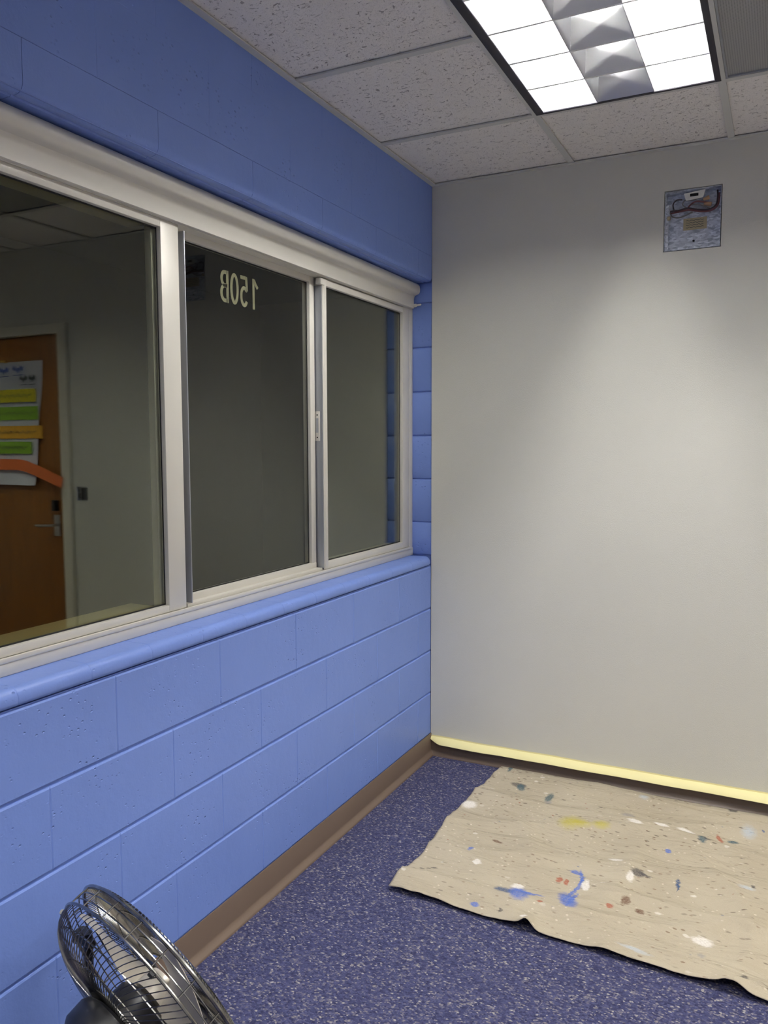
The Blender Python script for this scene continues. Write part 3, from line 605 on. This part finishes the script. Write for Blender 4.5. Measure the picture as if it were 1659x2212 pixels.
# ================================================================ ceiling fixtures
def troffer(c, r, label):
    x0, x1, y1, y0 = xe[c]+.002, xe[c+1]-.002, ye[r]-.002, ye[r+2]+.002
    root = empty('ceiling_light', ((x0+x1)/2, (y0+y1)/2, H)); tag(root, label, 'ceiling light', 'recessed fluorescent ceiling lights')
    hb = MB().box(x0, x1, y0, y1, H+.125, H+.130).box(x0, x0+.002, y0, y1, H, H+.125).box(x1-.002, x1, y0, y1, H, H+.125).box(x0, x1, y0, y0+.002, H, H+.125).box(x0, x1, y1-.002, y1, H, H+.125)
    obj('housing', hb, 'pan', root)
    g = .022; ix0, ix1, iy0, iy1 = x0+.028, x1-.018, y0+.012, y1-.012
    fm = MB().box(x0-.001, ix0, y0, y1, H-.001, H+.006, .001).box(ix1, x1+.001, y0, y1, H-.001, H+.006, .001).box(ix0, ix1, y0, iy0, H-.001, H+.006, .001).box(ix0, ix1, iy1, y1, H-.001, H+.006, .001)
    obj('air_slot_strip', fm, 'dark', root, smooth=True)  # solid dark strips; shade of the open air slot put into their colour
    cw = (ix1-ix0)/3; rows_ = 6; rh = (iy1-iy0)/rows_; top = .090
    for k in range(4):   # long side reflectors, thicker at the top
        x = ix0+cw*k; a = .0012; b = .010
        l = -a if k > 0 else 0; rr = a if k < 3 else 0; lt_ = -b if k > 0 else 0; rt_ = b if k < 3 else 0
        pr = [(x+l, H+.001), (x+rr+(.0006 if k == 3 else 0), H+.001), (x+(rr*.4+rt_*.6), H+.05), (x+rt_+(.0006 if k == 3 else 0), H+top), (x+lt_-(.0006 if k == 0 else 0), H+top), (x+(l*.4+lt_*.6), H+.05)]
        obj('side_reflector', MB().extrude(pr, 'y', iy0, iy1), 'refl', root, smooth=True)
    bl = [(-.0042, .001), (.0042, .001), (.0062, .018), (.0125, .040), (.0225, .066), (.036, top), (-.036, top), (-.0225, .066), (-.0125, .040), (-.0062, .018)]
    for ck in range(3):
        for rk in range(1, rows_):
            y = iy0+rh*rk; xa = ix0+cw*ck+.0015; xb = ix0+cw*(ck+1)-.0015
            obj('cross_blade', MB().extrude([(y+p, H+q) for p, q in bl], 'x', xa, xb), 'refl_mid' if ck == 1 else 'refl', root, ((xa+xb)/2, y, H), True)
    for k in (0, 1):
        ya = iy0 if k == 0 else iy1; sg = 1 if k == 0 else -1
        pr = [(ya, H+.002), (ya+sg*.0012, H+.002), (ya+sg*.009, H+.03), (ya+sg*.030, H+top), (ya, H+top)]
        obj('end_reflector', MB().extrude(pr, 'x', ix0, ix1), 'refl', root, smooth=True)
    obj('centre_reflector', MB().box(ix0+cw+.01, ix1-cw-.01, iy0, iy1, H+top+.0035, H+top+.0055), 'refl_mid', root)
    for k in (0, 2):
        x = ix0+cw*(.75 if k == 0 else 2.25)
        obj('tube', MB().tube([(x, iy0+.02, H+.1005), (x, iy1-.02, H+.1005)], .0155, 12), 'tube', root, (x, (iy0+iy1)/2, H+.07), True)
    return root
troffer(1, 1, 'lit fluorescent troffer with louvered cells above the grey wall')
troffer(4, 1, 'lit fluorescent troffer nearest the wood door and side wall')
troffer(1, 5, 'lit fluorescent troffer behind the camera nearest the blue wall')
troffer(4, 5, 'lit fluorescent troffer behind the camera nearest the side wall')
# return air grille beside the light
gr = empty('air_return_grille', ((xe[2]+xe[3])/2, (ye[1]+ye[2])/2, H)); tag(gr, 'grey perforated metal air return panel beside the ceiling light', 'air grille')
x0, x1, y0, y1 = xe[2]+.013, xe[3]-.013, ye[2]+.013, ye[1]-.013
obj('perforated_panel', MB().box(x0+.006, x1-.006, y0+.006, y1-.006, H+.006, H+.008), 'perf', gr)
obj('rim', MB().box(x0, x0+.006, y0, y1, H+.001, H+.012).box(x1-.006, x1, y0, y1, H+.001, H+.012).box(x0+.006, x1-.006, y0, y0+.006, H+.001, H+.012).box(x0+.006, x1-.006, y1-.006, y1, H+.001, H+.012), 'alu_grey', gr)

# ================================================================ canvas drop cloth
def cloth_pt(u, v):
    """u 0..1 left to right, v 0..1 front (room) to back wall"""
    X1 = 3.30
    yb = -.030-.008*noise.noise(Vector((u*9, 3, 0)))
    x = CLOTH[0]+(X1-CLOTH[0])*u; dx = x-CLOTH[0]
    yfr = -1.156-.052*dx/1.13+.010*noise.noise(Vector((x*5, 1, 0)))+.004*noise.noise(Vector((x*22, 4, 0)))
    y = yfr+(yb-yfr)*v
    # left edge irregularities
    le = .012*noise.noise(Vector((y*4, 7, 0)))+.006*noise.noise(Vector((y*14, 9, 0)))+.018*max(0, v-.86)/.14
    if .40 < v < .62: le += -.012*math.sin((v-.40)/.22*math.pi)
    x += le*max(0, 1-dx/.25)
    # folds: soft ridges running mostly along X
    P = Vector((x*.9, y*4.2+x*.5, 0))
    h = .5+.5*noise.noise(P); ridge = (1-abs(noise.noise(Vector((x*.8+3, y*3.4-x*.55, 2))))*2.2)
    z = .004+.008*h+.020*max(0, ridge)**3+.003*noise.noise(Vector((x*9, y*14, 1)))
    ridge2 = 1-abs(noise.noise(Vector((x*1.3-y*1.1+9, y*1.5+x*1.8, 5))))*3
    z += .012*max(0, ridge2)**2
    # long crease near the back wall and one toward the front on the right
    c1 = y-(-.11-.16*(x-.9)*(1 if x > .9 else .2)); z += .018*math.exp(-(c1/.03)**2)*min(1, max(0, (x-.75)/.3))
    c2 = y-(-.86-.10*(x-1.0)); z += .018*math.exp(-(c2/.028)**2)*min(1, max(0, (x-.72)/.2))
    # back edge climbs the toe of the base
    z += .006*max(0, (v-.965)/.035)**1.5; z *= 1-.5*max(0, (v-.93)/.07)
    # front edge ripples, one clear tent
    e = max(0, 1-v/.06)
    z += e*(.007*max(0, noise.noise(Vector((x*12, 2, 0)))+.1)+.030*math.exp(-((x-.815)/.022)**2)+.018*math.exp(-((x-1.40)/.03)**2))
    el = max(0, 1-u/.02); z += el*.006*max(0, noise.noise(Vector((y*13, 6, 0))))
    return (x, y, max(z, .0035))
m = MB(); nu, nv = 380, 190
for j in range(nv+1):
    for i in range(nu+1): m.v.append(cloth_pt(i/nu, j/nv))
m.f = [(j*(nu+1)+i, j*(nu+1)+i+1, (j+1)*(nu+1)+i+1, (j+1)*(nu+1)+i) for j in range(nv) for i in range(nu)]
dc = obj('drop_cloth', m, 'canvas', origin=(CLOTH[0], CLOTH[1], 0), smooth=True); tag(dc, 'beige canvas drop cloth stained with paint spread on the blue carpet', 'drop cloth')
dc.data.polygons.foreach_set('use_smooth', [True]*len(dc.data.polygons))
sm = dc.modifiers.new('thickness', 'SOLIDIFY'); sm.thickness = .0018; sm.offset = 0

# ================================================================ floor fan
FC = Vector((.383, -2.298, .385)); az, el = .264, .405; FR = .250
fn = Vector((math.sin(az)*math.cos(el), math.cos(az)*math.cos(el), math.sin(el)))
fa = fn.cross(Vector((0, 0, 1))).normalized(); fb = fa.cross(fn)          # fa sideways, fb up within the disc
FM = Matrix((fa, fb, fn)).transposed().to_4x4(); FM.translation = FC
W2 = .022
fan = empty('floor_fan', (FC.x, FC.y, 0)); tag(fan, 'dark wire cage floor fan tilted up beside the blue block wall', 'fan')
P = lambda r, th, h: FM @ Vector((r*math.cos(th), r*math.sin(th), h))
TAU = 2*math.pi
def ringpts(r, h, n=72): return [P(r, TAU*k/n, h) for k in range(n)]
def grille(name, sgn, nw, dome, spiral):
    m = MB()
    hub = .062
    prof_ = [(FR-(FR-hub)*(1-math.cos(t))*.55 if t <= math.pi/2 else 0, dome*math.sin(t)) for t in [math.pi/2*q/7 for q in range(8)]]
    prof_ += [(prof_[-1][0]+(hub-prof_[-1][0])*q/4, dome) for q in range(1, 5)]
    for k in range(nw):
        th = TAU*k/nw; n_ = len(prof_)
        m.tube([P(r, th+spiral*q/n_, sgn*(W2+h)) for q, (r, h) in enumerate(prof_)], .00105, 5)
    for q in (3, 6, 9, 11):
        m.tube(ringpts(prof_[q][0], sgn*(W2+prof_[q][1]-.002)), .0015, 5, True)
    return obj(name, m, 'chrome', fan, smooth=True)
grille('rear_guard', -1, 110, .058, .5); grille('front_guard', 1, 150, .022, .3)
m = MB(); m.tube(ringpts(FR+.001, -W2), .0032, 8, True); obj('guard_rim', m, 'chrome', fan, smooth=True)
m = MB(); m.tube(ringpts(FR+.001, W2), .0042, 8, True); obj('guard_rim', m, 'chrome', fan, smooth=True)
for hh in (-.007, .008):
    m = MB(); m.tube(ringpts(FR-.001, hh), .0014, 5, True); obj('guard_ring', m, 'chrome', fan, smooth=True)
for k in range(22):
    th = TAU*(k+.3)/22; m = MB(); m.tube([P(FR+.001, th, -W2), P(FR+.002, th, 0), P(FR+.001, th, W2)], .0016, 6); obj('cross_wire', m, 'chrome', fan, smooth=True)
# clips on the rim
for k in range(4):
    th = TAU*(k/4)+.9; m = MB(); c = P(FR, th, -W2); m.tube([P(FR+.004, th-.02, -W2-.006), P(FR+.004, th+.02, -W2-.006)], .0055, 8); obj('clip', m, 'black', fan, smooth=True)
# hub, motor
m = MB(); m.lathe([(.02, .034), (.040, .030), (.046, .018), (.046, -.012), (.03, -.014)], FM, 32); obj('hub', m, 'blade', fan, smooth=True)
m = MB(); m.lathe([(.03, -.02), (.060, -.022), (.066, -.030), (.068, -.078), (.092, -.088), (.098, -.10), (.096, -.135), (.08, -.155), (.04, -.165), (.01, -.167)], FM, 36); obj('motor', m, 'black', fan, smooth=True)
# three broad blades
for b_ in range(3):
    m = MB(); t0 = TAU*b_/3+.55; nr, nt = 8, 8
    for i in range(nr+1):
        s = i/nr; r = .04+(FR-.03-.04)*s; half = .30+.42*math.sin(min(1, s*1.25)*math.pi/2)-(.32*max(0, s-.75)/.25)
        for j in range(nt+1):
            q = j/nt*2-1; th = t0+q*half; pitch = .030*q*(1-.25*s)
            m.v.append(P(r, th, .004+pitch+.006*(1-q*q)))
    n1 = nt+1; cnt = (nr+1)*n1
    m.v += [tuple(Vector(v)+fn*.0014) for v in m.v]
    for i in range(nr):
        for j in range(nt):
            a = i*n1+j; m.f += [(a, a+1, a+n1+1, a+n1), (cnt+a, cnt+a+n1, cnt+a+n1+1, cnt+a+1)]
    per = [j for j in range(nt+1)]+[i*n1+nt for i in range(1, nr+1)]+[nr*n1+j for j in range(nt-1, -1, -1)]+[i*n1 for i in range(nr-1, 0, -1)]
    for a, b in zip(per, per[1:]+per[:1]): m.f.append((a, b, cnt+b, cnt+a))
    obj('blade', m, 'blade', fan, smooth=True)
# stand: a bent tube yoke on two floor bars
side = Vector((fa.x, fa.y, 0)).normalized(); fwd = Vector((fn.x, fn.y, 0)).normalized()
pl = FC+side*(FR+.018)-fn*.0; pr_ = FC-side*(FR+.018)
base = Vector((FC.x, FC.y, 0))
for p, sg in ((pl, 1), (pr_, -1)):
    bx_ = base+side*sg*(FR+.018)
    m = MB(); m.tube([p+Vector((0, 0, .02)), p, bx_+Vector((0, 0, .03)), bx_+Vector((0, 0, .014))], .011, 10); obj('stand_upright', m, 'black', fan, smooth=True)
    m = MB(); m.tube([bx_-fwd*.13+Vector((0, 0, .0135)), bx_+fwd*.20+Vector((0, 0, .0135))], .013, 10); obj('stand_foot', m, 'black', fan, smooth=True)
    m = MB(); m.tube([p-side*sg*.018, p+side*sg*.016, p+side*sg*.034], [.010, .016, .020], 12); obj('tilt_knob', m, 'black', fan, smooth=True)
m = MB(); m.tube([base-side*(FR+.018)+Vector((0, 0, .034)), base+side*(FR+.018)+Vector((0, 0, .034))], .010, 10); obj('stand_crossbar', m, 'black', fan, smooth=True)
